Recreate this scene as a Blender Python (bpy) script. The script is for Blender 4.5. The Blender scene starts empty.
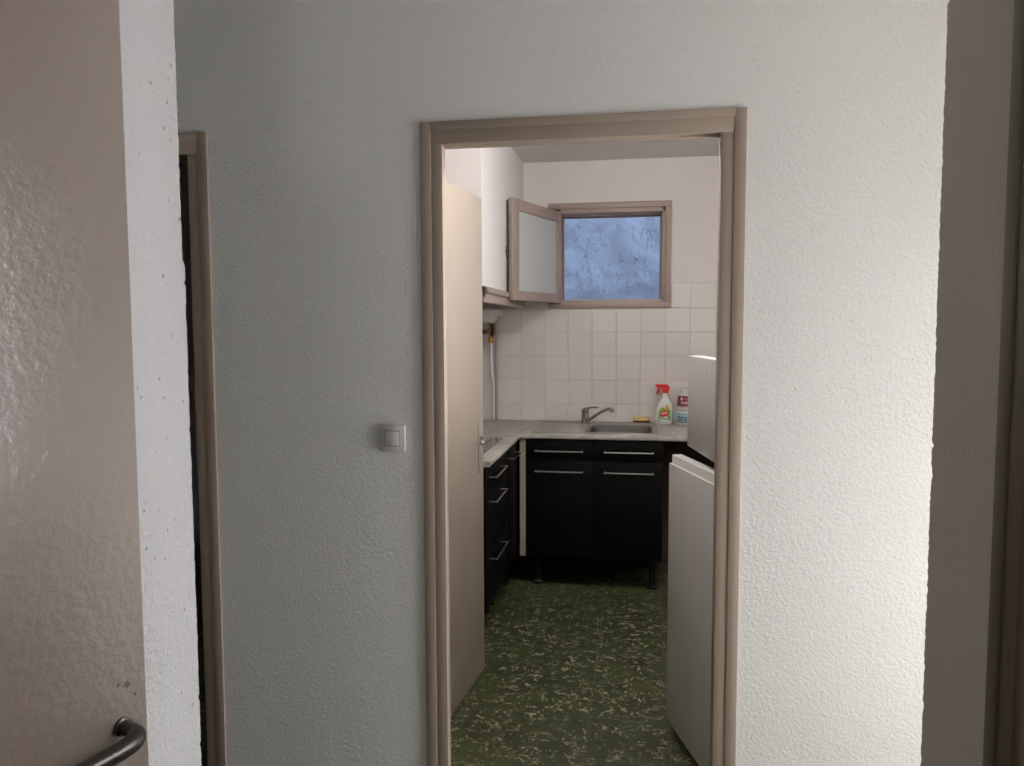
import bpy, bmesh, math, random
from mathutils import Vector, Matrix
random.seed(7)
scene = bpy.context.scene
COL = scene.collection

# ------------------------------------------------------------ camera, world, light, exposure
cam_data = bpy.data.cameras.new('camera')
cam = bpy.data.objects.new('camera', cam_data)
COL.objects.link(cam)
scene.camera = cam
cam_data.sensor_fit = 'HORIZONTAL'
cam_data.sensor_width = 36.0
cam_data.lens = 36.0 * 785.53 / 1024
cam_data.clip_start = 0.02
_r = Vector((0.9869, 0.1611, -0.0036)); _d = Vector((0.0082, -0.0727, -0.9973)); _f = Vector((-0.1610, 0.9843, -0.0731))
rot = Matrix((_r, -_d, -_f)).transposed()
cam.matrix_world = Matrix.Translation((0.1843, -2.3315, 1.506)) @ rot.to_4x4()

world = bpy.data.worlds.new('overcast_sky')
scene.world = world
world.use_nodes = True
bg = world.node_tree.nodes['Background']
bg.inputs[0].default_value = (0.95, 0.97, 1.0, 1)
bg.inputs[1].default_value = 21.5

scene.view_settings.view_transform = 'Standard'
scene.view_settings.look = 'None'
scene.view_settings.exposure = 0.0
scene.view_settings.gamma = 1.0
scene.view_settings.use_curve_mapping = False
scene.cycles.use_denoising = True
scene.cycles.denoiser = 'OPENIMAGEDENOISE'
scene.cycles.max_bounces = 12
scene.cycles.diffuse_bounces = 8
scene.cycles.glossy_bounces = 4
scene.cycles.sample_clamp_indirect = 8.0

def portal(name, loc, direction, sx, sy):
    l = bpy.data.lights.new(name, 'AREA')
    l.shape = 'RECTANGLE'; l.size = sx; l.size_y = sy
    l.cycles.is_portal = True
    o = bpy.data.objects.new(name, l)
    COL.objects.link(o)
    o.location = loc
    o.rotation_euler = Vector(direction).to_track_quat('-Z', 'Y').to_euler()

HALLW = (2.40, -0.96, -0.10, 0.15, 1.60)      # x, y0, y1, z0, z1 : glazed opening at the end of the corridor
KITW = (1.38, 0.15, 1.05, 1.50, 2.25)        # high window in the kitchen's right wall
SIDEW = (1.25, -1.57, -1.27, 1.25, 2.20)      # small window of the side room behind the right-hand door frame
FILLW = (-0.14, 0.30, 2.06, 2.29)             # unseen opening behind the viewer, added for frontal fill daylight
portal('daylight_corridor', (HALLW[0] + 0.05, (HALLW[1] + HALLW[2]) / 2, (HALLW[3] + HALLW[4]) / 2), (-1, 0, 0), HALLW[4] - HALLW[3], HALLW[2] - HALLW[1])
portal('daylight_kitchen', (KITW[0] + 0.05, (KITW[1] + KITW[2]) / 2, (KITW[3] + KITW[4]) / 2), (-1, 0, 0), KITW[4] - KITW[3], KITW[2] - KITW[1])
portal('daylight_side_room', (SIDEW[0] + 0.05, (SIDEW[1] + SIDEW[2]) / 2, (SIDEW[3] + SIDEW[4]) / 2), (-1, 0, 0), SIDEW[4] - SIDEW[3], SIDEW[2] - SIDEW[1])
portal('daylight_fill_opening', ((FILLW[0] + FILLW[1]) / 2, -3.70, (FILLW[2] + FILLW[3]) / 2), (0, 1, 0), FILLW[1] - FILLW[0], FILLW[3] - FILLW[2])
portal('daylight_well', (0.0, 3.45, 4.2), (0, 0, -1), 2.4, 1.2)

# ------------------------------------------------------------ helpers
def srgb(r, g, b):
    f = lambda c: (c / 255 / 12.92) if c / 255 <= 0.04045 else ((c / 255 + 0.055) / 1.055) ** 2.4
    return (f(r), f(g), f(b), 1)

def wl(o):
    v = Vector((0, 0, 0))
    while o is not None:
        v += o.location
        o = o.parent
    return v

def obj(name, bm, mat, parent=None, smooth=False, base=True):
    me = bpy.data.meshes.new(name)
    bmesh.ops.recalc_face_normals(bm, faces=bm.faces)
    o = bpy.data.objects.new(name, me)
    COL.objects.link(o)
    if parent is not None:
        off = wl(parent)
    else:
        xs = [v.co.x for v in bm.verts]; ys = [v.co.y for v in bm.verts]; zs = [v.co.z for v in bm.verts]
        off = Vector(((min(xs) + max(xs)) / 2, (min(ys) + max(ys)) / 2, min(zs))) if base else Vector((0, 0, 0))
        o.location = off
    bmesh.ops.translate(bm, verts=bm.verts, vec=-off)
    bm.to_mesh(me); bm.free()
    if smooth:
        for p in me.polygons:
            p.use_smooth = True
        if smooth != 'all':
            me.set_sharp_from_angle(angle=math.radians(35))
    me.materials.append(mat)
    if parent is not None:
        o.parent = parent
    return o

def thing(name, label, cat, loc, group=None):
    o = bpy.data.objects.new(name, None)
    COL.objects.link(o)
    o.location = loc; o.empty_display_size = 0.05
    o['label'] = label; o['category'] = cat
    if group:
        o['group'] = group
    return o

def tag(o, label, cat, group=None):
    o['label'] = label; o['category'] = cat
    if group:
        o['group'] = group
    return o

def struct(name, bm, mat, label, cat, parent=None, smooth=False, base=False):
    o = obj(name, bm, mat, parent, smooth, base)
    o['kind'] = 'structure'; o['label'] = label; o['category'] = cat
    return o

def box(bm, x0, x1, y0, y1, z0, z1, bev=0.0, M=None, seg=2):
    r = bmesh.ops.create_cube(bm, size=1.0)
    vs = r['verts']
    T = Matrix.Translation(((x0 + x1) / 2, (y0 + y1) / 2, (z0 + z1) / 2)) @ Matrix.Diagonal((abs(x1 - x0), abs(y1 - y0), abs(z1 - z0), 1))
    bmesh.ops.transform(bm, matrix=T, verts=vs)
    if bev > 0:
        es = list({e for v in vs for e in v.link_edges})
        rb = bmesh.ops.bevel(bm, geom=es, offset=bev, segments=seg, profile=0.5, affect='EDGES')
        vs = list({v for f in rb['faces'] for v in f.verts} | {v for v in vs if v.is_valid})
    if M is not None:
        bmesh.ops.transform(bm, matrix=M, verts=vs)
    return vs

def NB():
    return bmesh.new()

def loft(bm, rings, cap0=True, cap1=True):
    rv = [[bm.verts.new(p) for p in r] for r in rings]
    n = len(rv[0])
    for a, b in zip(rv, rv[1:]):
        for i in range(n):
            bm.faces.new((a[i], a[(i + 1) % n], b[(i + 1) % n], b[i]))
    if cap0: bm.faces.new(rv[0][::-1])
    if cap1: bm.faces.new(rv[-1])
    return rv

def tube(bm, pts, rad, n=12, caps=True):
    pts = [Vector(p) for p in pts]
    rads = rad if isinstance(rad, (list, tuple)) else [rad] * len(pts)
    t0 = (pts[1] - pts[0]).normalized()
    up = Vector((0, 0, 1)) if abs(t0.z) < 0.9 else Vector((1, 0, 0))
    u = t0.cross(up).normalized(); rings = []
    for i, p in enumerate(pts):
        t = (pts[min(i + 1, len(pts) - 1)] - pts[max(i - 1, 0)]).normalized()
        u = (u - t * u.dot(t)).normalized(); v = t.cross(u)
        rings.append([p + (u * math.cos(a) + v * math.sin(a)) * rads[i] for a in [2 * math.pi * k / n for k in range(n)]])
    loft(bm, rings, caps, caps)

def smoothpath(pts, n=6):
    P = [Vector(p) for p in pts]
    P = [P[0] * 2 - P[1]] + P + [P[-1] * 2 - P[-2]]
    out = []
    for i in range(1, len(P) - 2):
        for k in range(n):
            t = k / n
            a, b, c, d = P[i - 1], P[i], P[i + 1], P[i + 2]
            out.append(0.5 * ((2 * b) + (c - a) * t + (2 * a - 5 * b + 4 * c - d) * t * t + (3 * b - a - 3 * c + d) * t ** 3))
    out.append(P[-2])
    return out

def lathe(bm, prof, cx, cy, n=28, sx=1.0, sy=1.0):
    rings = [[(cx + r * sx * math.cos(2 * math.pi * k / n), cy + r * sy * math.sin(2 * math.pi * k / n), z) for k in range(n)] for r, z in prof]
    loft(bm, rings)

def rrect(x0, x1, y0, y1, r, z, n=6):
    out = []
    for cx, cy, a0 in ((x1 - r, y1 - r, 0), (x0 + r, y1 - r, 90), (x0 + r, y0 + r, 180), (x1 - r, y0 + r, 270)):
        for k in range(n + 1):
            a = math.radians(a0 + 90 * k / n)
            out.append((cx + r * math.cos(a), cy + r * math.sin(a), z))
    return out

# ------------------------------------------------------------ materials
def mat(name, col, rough=0.5, metal=0.0, spec=0.5, coat=0.0):
    m = bpy.data.materials.new(name)
    m.use_nodes = True
    b = m.node_tree.nodes['Principled BSDF']
    b.inputs['Base Color'].default_value = col
    b.inputs['Roughness'].default_value = rough
    b.inputs['Metallic'].default_value = metal
    b.inputs['Specular IOR Level'].default_value = spec
    b.inputs['Coat Weight'].default_value = coat
    return m

class NT:
    def __init__(s, m):
        s.nt = m.node_tree; s.b = s.nt.nodes['Principled BSDF']
        s.tc = s.nt.nodes.new('ShaderNodeTexCoord')
        geo = s.nt.nodes.new('ShaderNodeNewGeometry')
        s.pos = geo.outputs['Position']; s.geo = geo
    def n(s, t, **kw):
        x = s.nt.nodes.new(t)
        for k, v in kw.items():
            setattr(x, k, v)
        return x
    def l(s, a, b): s.nt.links.new(a, b)
    def noise(s, scale, detail=3, rough=0.55, dist=0.0, vec=None):
        x = s.n('ShaderNodeTexNoise'); x.inputs['Scale'].default_value = scale
        x.inputs['Detail'].default_value = detail; x.inputs['Roughness'].default_value = rough; x.inputs['Distortion'].default_value = dist
        s.l(vec or s.pos, x.inputs['Vector']); return x.outputs['Fac']
    def voro(s, scale, vec=None, feature='F1'):
        x = s.n('ShaderNodeTexVoronoi', feature=feature); x.inputs['Scale'].default_value = scale
        s.l(vec or s.pos, x.inputs['Vector']); return x
    def ramp(s, fac, stops):
        x = s.n('ShaderNodeValToRGB'); e = x.color_ramp.elements
        while len(e) < len(stops): e.new(0.5)
        for el, (p, c) in zip(e, stops):
            el.position = p; el.color = c if len(c) == 4 else (*c, 1)
        s.l(fac, x.inputs['Fac']); return x.outputs['Color']
    def math(s, op, a, b=None, clamp=False):
        x = s.n('ShaderNodeMath', operation=op); x.use_clamp = clamp
        for i, v in enumerate((a, b)):
            if v is None: continue
            if isinstance(v, (int, float)): x.inputs[i].default_value = v
            else: s.l(v, x.inputs[i])
        return x.outputs[0]
    def mix(s, fac, a, b):
        x = s.n('ShaderNodeMix', data_type='RGBA')
        for i, v in ((0, fac), (6, a), (7, b)):
            if isinstance(v, (int, float, tuple)): x.inputs[i].default_value = v
            else: s.l(v, x.inputs[i])
        return x.outputs[2]
    def bump(s, h, strength, dist):
        x = s.n('ShaderNodeBump'); x.inputs['Strength'].default_value = strength; x.inputs['Distance'].default_value = dist
        s.l(h, x.inputs['Height']); s.l(x.outputs['Normal'], s.b.inputs['Normal'])

G = lambda v: (v, v, v, 1)

def roughcast(name, col, pits=0.0, amt=0.0035):
    m = mat(name, col, 0.75, spec=0.35); t = NT(m)
    n1 = t.noise(95, 4, 0.6, 0.8)
    n2 = t.noise(18, 2, 0.5)
    v = t.voro(95).outputs['Distance']
    h = t.math('ADD', t.math('MULTIPLY', n1, 1.0), t.math('MULTIPLY', n2, 0.35))
    h = t.math('ADD', h, t.math('MULTIPLY', v, -0.35))
    c = t.mix(t.math('MULTIPLY', t.noise(3.0, 4), 0.25), col, tuple(x * 0.88 for x in col[:3]) + (1,))
    if pits:
        vp = t.voro(48).outputs['Distance']
        keep = t.ramp(t.noise(21, 2), [(0.52, G(0)), (0.60, G(1))])
        p = t.math('MULTIPLY', t.ramp(vp, [(0.06, G(1)), (0.17, G(0))]), keep)
        h = t.math('SUBTRACT', h, t.math('MULTIPLY', p, 1.5 * pits))
        c = t.mix(t.math('MULTIPLY', p, 0.45 * pits), c, (0.16, 0.15, 0.14, 1))
    t.bump(h, 1.0, amt)
    t.l(c, t.b.inputs['Base Color'])
    return m

M_hall = roughcast('roughcast_white', (0.70, 0.69, 0.665, 1), 0.30, 0.0017)
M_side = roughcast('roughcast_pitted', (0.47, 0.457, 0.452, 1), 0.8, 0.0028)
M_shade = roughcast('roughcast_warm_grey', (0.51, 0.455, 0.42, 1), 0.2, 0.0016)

def plaster(name, col, amt=0.0012):
    m = mat(name, col, 0.6, spec=0.3); t = NT(m)
    t.bump(t.noise(14, 4), 0.6, amt)
    c = t.mix(t.math('MULTIPLY', t.noise(2.2, 4), 0.3), col, tuple(x * 0.9 for x in col[:3]) + (1,))
    t.l(c, t.b.inputs['Base Color'])
    return m
M_kit = plaster('kitchen_plaster', (0.70, 0.655, 0.635, 1), 0.003)
M_ceil = plaster('ceiling_paint', (0.68, 0.66, 0.64, 1))

def paint(name, col, rough=0.32, amt=0.0006, scale=90, spec=0.5):
    m = mat(name, col, rough, spec=spec); t = NT(m)
    h = t.math('ADD', t.noise(scale, 3), t.math('MULTIPLY', t.noise(9, 2), 1.2))
    t.bump(h, 0.6, amt)
    c = t.mix(t.math('MULTIPLY', t.noise(6, 4), 0.3), col, tuple(x * 0.85 for x in col[:3]) + (1,))
    t.l(c, t.b.inputs['Base Color'])
    return m
TAUPE = (0.335, 0.265, 0.212, 1)
M_trim = paint('taupe_gloss_paint', TAUPE, 0.55, spec=0.25)
M_leaf = paint('taupe_door_paint', (0.36, 0.30, 0.245, 1), 0.40)
M_entry = paint('taupe_entry_paint', (0.235, 0.182, 0.153, 1), 0.28, 0.0024, 85)
M_wtrim = paint('taupe_window_paint', (0.33, 0.25, 0.215, 1), 0.45)
M_dtrim = paint('brown_old_paint', (0.105, 0.078, 0.050, 1), 0.5)

_b = M_entry.node_tree.nodes['Principled BSDF']
_b.inputs['Coat Weight'].default_value = 0.7
_b.inputs['Coat Roughness'].default_value = 0.34
# scuffs on the entry door, each with a place of its own
def entry_scuffs():
    t = NT(M_entry)
    base = M_entry.node_tree.nodes['Principled BSDF'].inputs['Base Color'].links[0].from_socket
    tot = None
    for p, r in (((-0.3745, -1.567, 1.111), 0.0035), ((-0.378, -1.577, 1.113), 0.002), ((-0.3715, -1.5587, 1.096), 0.002)):
        vm = t.n('ShaderNodeVectorMath', operation='DISTANCE')
        t.l(t.pos, vm.inputs[0]); vm.inputs[1].default_value = p
        d = t.math('ADD', vm.outputs['Value'], t.math('MULTIPLY', t.math('SUBTRACT', t.noise(400, 2), 0.5), 0.006))
        k = t.math('LESS_THAN', d, r)
        tot = k if tot is None else t.math('MAXIMUM', tot, k)
    t.l(t.mix(tot, base, (0.05, 0.04, 0.035, 1)), t.b.inputs['Base Color'])
entry_scuffs()

# green vinyl floor with curly cream flecks
def floor_mat():
    m = mat('green_marbled_vinyl', (0.05, 0.065, 0.03, 1), 0.42, spec=0.45); t = NT(m)
    br = t.n('ShaderNodeTexBrick'); br.offset = 0.0
    for k, v in (('Scale', 1.0), ('Mortar Size', 0.0014), ('Brick Width', 0.30), ('Row Height', 0.30)):
        br.inputs[k].default_value = v
    br.inputs['Color1'].default_value = (0, 0, 0, 1); br.inputs['Color2'].default_value = (1, 1, 1, 1); br.inputs['Mortar'].default_value = (0.5, 0.5, 0.5, 1)
    t.l(t.pos, br.inputs['Vector'])
    tilev = br.outputs['Color']
    # offset pattern per tile
    vm = t.n('ShaderNodeVectorMath', operation='MULTIPLY_ADD')
    t.l(tilev, vm.inputs[0]); vm.inputs[1].default_value = (7, 3, 5); t.l(t.pos, vm.inputs[2])
    nz = t.noise(11, 2.0, 0.5, 2.2, vm.outputs[0])
    line = t.math('ABSOLUTE', t.math('SUBTRACT', nz, 0.5))
    line = t.ramp(line, [(0.010, G(1)), (0.034, G(0))])
    gate = t.ramp(t.noise(24, 2, 0.5, 0.5, vm.outputs[0]), [(0.50, G(0)), (0.58, G(1))])
    fleck = t.math('MULTIPLY', line, gate)
    n2 = t.noise(20, 1.5, 0.5, 2.5, vm.outputs[0])
    l2 = t.ramp(t.math('ABSOLUTE', t.math('SUBTRACT', n2, 0.46)), [(0.008, G(1)), (0.04, G(0))])
    g2 = t.ramp(t.noise(22, 2, 0.5, 0.0, vm.outputs[0]), [(0.56, G(0)), (0.64, G(1))])
    fleck = t.math('MAXIMUM', fleck, t.math('MULTIPLY', l2, g2))
    green = t.ramp(t.noise(9, 4, 0.6, 0.8, vm.outputs[0]), [(0.3, (0.036, 0.044, 0.018)), (0.7, (0.078, 0.091, 0.036))])
    c = t.mix(t.math('MULTIPLY', fleck, 0.85), green, (0.44, 0.39, 0.29, 1))
    c = t.mix(t.math('MULTIPLY', br.outputs['Fac'], 0.55), c, (0.13, 0.15, 0.10, 1))
    t.l(c, t.b.inputs['Base Color'])
    t.bump(t.noise(40, 2), 0.3, 0.0005)
    return m
M_floor = floor_mat()

def tile_mat():
    m = mat('glazed_wall_tile', (0.66, 0.62, 0.58, 1), 0.22, spec=0.5); t = NT(m)
    c = t.ramp(t.geo.outputs['Random Per Island'], [(0.0, (0.64, 0.60, 0.57)), (1.0, (0.685, 0.645, 0.615))])
    t.l(c, t.b.inputs['Base Color'])
    t.bump(t.noise(12, 2), 0.5, 0.0012)
    return m
M_tile = tile_mat()
M_grout = mat('tile_grout', (0.56, 0.52, 0.485, 1), 0.9)

def worktop_mat():
    m = mat('grey_stone_laminate', (0.45, 0.42, 0.38, 1), 0.42); t = NT(m)
    c = t.ramp(t.noise(5, 6, 0.65, 1.5), [(0.32, (0.25, 0.235, 0.215)), (0.5, (0.37, 0.345, 0.31)), (0.68, (0.50, 0.47, 0.425))])
    t.l(c, t.b.inputs['Base Color']); return m
M_top = worktop_mat()
M_black = mat('black_cabinet_front', (0.0045, 0.0041, 0.0039, 1), 0.5, spec=0.10)
M_blackbody = mat('black_cabinet_carcass', (0.012, 0.010, 0.0095, 1), 0.6, spec=0.3)
M_chrome = mat('brushed_nickel', (0.50, 0.48, 0.45, 1), 0.34, 1.0)
M_tap = mat('chrome_tap', (0.55, 0.54, 0.53, 1), 0.16, 1.0)
def steel_mat():
    m = mat('stainless_steel', (0.34, 0.32, 0.31, 1), 0.32, 1.0); t = NT(m)
    mp = t.n('ShaderNodeMapping'); mp.inputs['Scale'].default_value = (6, 260, 60); t.l(t.pos, mp.inputs['Vector'])
    t.bump(t.noise(1.0, 3, 0.5, 0, mp.outputs[0]), 0.15, 0.0005); return m
M_steel = steel_mat()
M_cream = mat('cream_filler_board', (0.36, 0.31, 0.24, 1), 0.55)
M_hob = mat('black_glass_hob', (0.02, 0.018, 0.018, 1), 0.08, spec=0.6, coat=0.5)
M_ring = mat('hob_printed_ring', (0.25, 0.24, 0.23, 1), 0.3)
M_fridge = mat('white_fridge_enamel', (0.60, 0.60, 0.59, 1), 0.34, spec=0.5, coat=0.15)
M_fridgein = mat('fridge_white_plastic', (0.66, 0.65, 0.63, 1), 0.5)
M_gasket = mat('grey_gasket', (0.25, 0.24, 0.23, 1), 0.6)
M_dark = mat('reddish_brown_board', (0.07, 0.038, 0.026, 1), 0.7)  # brown of the lower wall itself, carried on behind the cabinets
M_white = mat('white_plastic', (0.68, 0.66, 0.62, 1), 0.4)
M_switch = mat('switch_plastic', (0.54, 0.53, 0.50, 1), 0.4, spec=0.3)
M_red = mat('red_plastic', (0.62, 0.012, 0.012, 1), 0.35)
M_bottle = mat('white_bottle_plastic', (0.66, 0.65, 0.62, 1), 0.35)
M_brass = mat('aged_brass', (0.35, 0.22, 0.08, 1), 0.35, 0.9)
M_yel = mat('orange_tap_collar', (0.55, 0.25, 0.02, 1), 0.5)
M_iron = mat('dark_iron', (0.03, 0.028, 0.026, 1), 0.45, 0.6)
M_hardware = mat('dark_bronze_handle', (0.085, 0.075, 0.068, 1), 0.36, 0.9)
M_brownpipe = mat('brown_edge_strip', (0.20, 0.13, 0.10, 1), 0.6)
M_spongeY = mat('yellow_sponge', (0.62, 0.42, 0.20, 1), 0.95)
M_spongeD = mat('scouring_pad_dark', (0.07, 0.045, 0.02, 1), 0.95)
for mm, sc, a in ((M_spongeY, 300, 0.002),):
    t = NT(mm); t.bump(t.noise(sc, 2), 0.8, a)

def glass_frosted():
    m = mat('frosted_glass', (0.64, 0.65, 0.64, 1), 0.5); t = NT(m)
    t.b.inputs['Transmission Weight'].default_value = 0.25
    t.bump(t.noise(160, 3), 0.8, 0.002); return m
M_frost = glass_frosted()

def well_mat():
    m = mat('sky_tinted_concrete', (0.2, 0.26, 0.38, 1), 0.9); t = NT(m)  # blue of the cool sky light is put into the concrete colour
    c = t.ramp(t.noise(2.6, 6, 0.62, 0.6), [(0.36, (0.105, 0.136, 0.199)), (0.52, (0.155, 0.196, 0.272)), (0.66, (0.215, 0.285, 0.405))])
    sp = t.ramp(t.noise(26, 4, 0.7), [(0.30, G(1)), (0.40, G(0))])
    c = t.mix(t.math('MULTIPLY', sp, 0.8), c, (0.06, 0.07, 0.10, 1))
    mp = t.n('ShaderNodeMapping'); mp.inputs['Scale'].default_value = (30, 30, 9); t.l(t.pos, mp.inputs['Vector'])
    s2 = t.ramp(t.noise(1.0, 4, 0.7, 0.5, mp.outputs[0]), [(0.34, G(1)), (0.46, G(0))])
    c = t.mix(t.math('MULTIPLY', s2, 0.5), c, (0.09, 0.11, 0.16, 1))
    t.l(c, t.b.inputs['Base Color']); t.bump(t.noise(60, 5), 0.5, 0.006); return m
M_well = well_mat()

# ------------------------------------------------------------ room shell
WY0 = -1.125
ZC = 2.52          # ceilings
YB = 2.623         # kitchen rear wall face
PT = 0.075         # partition thickness
XL, XR = -1.08, KITW[0]

def wall_with_holes(bm, axis, a0, a1, z0, z1, t0, t1, holes):
    """wall along 'x' or 'y' from a0 to a1, thickness t0..t1; holes (h0,h1,zb,zt)"""
    def b(u0, u1, w0, w1):
        if u1 - u0 < 1e-6 or w1 - w0 < 1e-6: return
        if axis == 'x': box(bm, u0, u1, t0, t1, w0, w1)
        else: box(bm, t0, t1, u0, u1, w0, w1)
    cur = a0
    for h0, h1, zb, zt in sorted(holes):
        b(cur, h0, z0, z1); b(h0, h1, z0, zb); b(h0, h1, zt, z1); cur = h1
    b(cur, a1, z0, z1)

bm = NB(); box(bm, -3.1, 2.95, -3.75, 2.82, -0.12, 0.0)
struct('floor', bm, M_floor, 'dark green vinyl floor with curly cream flecks', 'floor')
bm = NB(); box(bm, -3.1, 2.55, WY0, 2.82, ZC, ZC + 0.12); box(bm, -3.1, 1.36, -3.75, WY0, ZC, ZC + 0.12)
struct('ceiling', bm, M_ceil, 'plain off-white ceiling', 'ceiling')

bm = NB(); wall_with_holes(bm, 'x', -3.0, HALLW[0], 0, ZC, 0.0, PT, [(-2.07, -1.21, 0, 2.075), (-0.44, 0.44, 0, 2.075)])
struct('wall_middle', bm, M_hall, 'white roughcast wall around the kitchen doorway', 'wall')

# roughcast wall corners with a slightly ragged arris
def ragged_wall(bm, pts, z0, z1, ci, seed, n=420, amp=0.0016, step=None):
    """outline pts (x,y); the corner ci is worn and irregular, with a support point 12 mm either side of it"""
    P = [Vector(p) for p in pts]
    c = P[ci]; a = c + (P[ci - 1] - c).normalized() * 0.012; b = c + (P[(ci + 1) % len(P)] - c).normalized() * 0.012
    out = P[:ci] + [a, c, b] + P[ci + 1:]
    inward = ((a - c) + (b - c)).normalized()
    rr = random.Random(seed); j = 0.0; rings = []
    for i in range(n + 1):
        z = z0 + (z1 - z0) * i / n
        j = 0.45 * j + rr.uniform(-1, 1) * amp * 0.8
        e = abs(j)
        if rr.random() < 0.02: e += amp * rr.uniform(0.8, 2.0)
        ring = [(p.x, p.y, z) for p in out]
        k = ci + 1
        q = c + inward * (0.001 + e)
        if step and z > step[0]: q = q + Vector((step[1], 0)) * min(1, (z - step[0]) / 0.01)
        ring[k] = (q.x, q.y, z)
        rings.append(ring)
    loft(bm, rings)

WY = -1.035
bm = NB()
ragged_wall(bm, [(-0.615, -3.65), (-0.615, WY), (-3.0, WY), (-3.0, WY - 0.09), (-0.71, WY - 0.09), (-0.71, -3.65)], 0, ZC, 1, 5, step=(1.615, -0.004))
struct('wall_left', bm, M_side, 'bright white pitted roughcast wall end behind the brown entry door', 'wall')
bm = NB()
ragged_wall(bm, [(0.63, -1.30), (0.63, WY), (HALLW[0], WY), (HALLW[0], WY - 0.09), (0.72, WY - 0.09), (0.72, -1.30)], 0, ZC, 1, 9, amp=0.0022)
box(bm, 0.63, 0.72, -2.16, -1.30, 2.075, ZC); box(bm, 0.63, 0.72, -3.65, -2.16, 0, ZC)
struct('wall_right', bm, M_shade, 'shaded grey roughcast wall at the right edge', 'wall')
bm = NB(); wall_with_holes(bm, 'x', -0.71, 1.35, 0, ZC, -3.75, -3.65, [(FILLW[0], FILLW[1], FILLW[2], FILLW[3])])
struct('wall_behind', bm, M_hall, 'hall wall behind the viewer', 'wall')
bm = NB(); wall_with_holes(bm, 'y', WY - 0.09, PT, 0, ZC, HALLW[0], HALLW[0] + 0.10, [(HALLW[1], HALLW[2], HALLW[3], HALLW[4])])
struct('wall_corridor_end', bm, M_hall, 'end wall of the corridor with a tall window', 'wall')
bm = NB(); box(bm, -3.1, -3.0, WY - 0.09, YB + 0.12, 0, ZC)
struct('wall_far_left', bm, M_hall, 'far left wall of the hall', 'wall')
# kitchen walls
bm = NB(); wall_with_holes(bm, 'x', -3.0, XR + 0.1, 0, ZC, YB, YB + 0.16, [(-0.345, 0.335, 1.635, 2.225)])
struct('wall_rear', bm, M_kit, 'pinkish white plaster rear wall of the kitchen', 'wall')
bm = NB(); box(bm, XL - 0.08, XL, PT, YB, 0, ZC)
struct('wall_kitchen_left', bm, M_kit, 'white left wall of the kitchen', 'wall')
bm = NB(); wall_with_holes(bm, 'y', PT, YB, 0, ZC, XR, XR + 0.10, [(KITW[1], KITW[2], KITW[3], KITW[4])])
struct('wall_kitchen_right', bm, M_kit, 'right wall of the kitchen with its high window', 'wall')
# light well outside the rear window
bm = NB(); box(bm, -1.5, 1.5, 4.05, 4.2, 0, 4.3)
struct('wall_outside', bm, M_well, 'weathered concrete wall coloured with blue sky light, seen through the kitchen window', 'wall')
bm = NB(); box(bm, -1.6, -1.5, YB + 0.16, 4.2, 0, 4.3); box(bm, 1.5, 1.6, YB + 0.16, 4.2, 0, 4.3); box(bm, -1.5, 1.5, YB + 0.17, YB + 0.27, ZC + 0.13, 4.3)
struct('wall_light_well', bm, M_well, 'side walls of the light well', 'wall')
bm = NB(); box(bm, -1.5, 1.5, 2.83, 4.05, -0.12, 0)
struct('floor_light_well', bm, M_well, 'ground of the light well', 'floor')

# baseboard of the hall wall
bm = NB(); box(bm, -1.163, -0.476, -0.012, 0, 0, 0.045, 0.003); box(bm, 0.476, HALLW[0], -0.012, 0, 0, 0.045, 0.003)
struct('baseboard_middle', bm, M_trim, 'low taupe baseboard under the roughcast wall', 'baseboard')

# ------------------------------------------------------------ door casings
def casing(name, label, x0, x1, zt, material, to_world, depth=PT, strip=0.034, rebate=False):
    """x0,x1 outer edges, zt outer top (local frame: x along wall, y into wall)"""
    bm = NB()
    wi = 0.068
    def bx(a, b, c, d, e, f, bev=0.002): box(bm, a, b, c, d, e, f, bev)
    for s, xo in ((1, x0), (-1, x1)):
        a, b = sorted((xo, xo + s * strip)); bx(a, b, -0.008, 0.001, 0, zt, 0.0025)
        a, b = sorted((xo + s * strip, xo + s * (wi + 0.001))); bx(a, b, -0.0048, 0.012, 0, zt - strip, 0.0025)
        a, b = sorted((xo + s * (wi - 0.034), xo + s * wi)); bx(a, b, -0.004, 0.045 if (s == 1 and rebate) else depth + 0.004, 0, zt - wi + 0.004, 0.010)
        if s == 1 and rebate: bx(a - 0.001, b - 0.016, 0.04, depth + 0.004, 0, zt - wi + 0.004, 0.002)
    bx(x0, x1, -0.0078, 0.001, zt - 0.026, zt, 0.003)
    bx(x0 + strip, x1 - strip, -0.0068, 0.012, zt - wi + 0.001, zt - 0.025, 0.003)
    bx(x0 + 0.03, x1 - 0.03, 0.002, depth + 0.004, zt - wi + 0.003, zt - 0.039, 0.003)
    for v in bm.verts:
        v.co = Vector(to_world(v.co))
    return struct(name, bm, material, label, 'door frame', smooth=True)
casing('trim_1', 'taupe painted frame around the kitchen doorway', -0.4744, 0.4744, 2.114, M_trim, lambda c: c, rebate=True)
casing('trim_2', 'dark taupe frame of the doorway at the far left', -2.14, -1.164, 2.114, M_trim, lambda c: c)
casing('trim_3', 'dark brown door frame at the right edge of the photo', 0.0, 0.93, 2.114, M_dtrim, lambda c: (0.63 + c.y, -1.275 - c.x, c.z), 0.09, 0.030)

# side room beyond the right frame
bm = NB(); wall_with_holes(bm, 'y', -3.65, WY - 0.09, 0, ZC, SIDEW[0], SIDEW[0] + 0.10, [(SIDEW[1], SIDEW[2], SIDEW[3], SIDEW[4])])
struct('wall_side_room', bm, M_kit, 'wall of the side room with its small window', 'wall')

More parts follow.
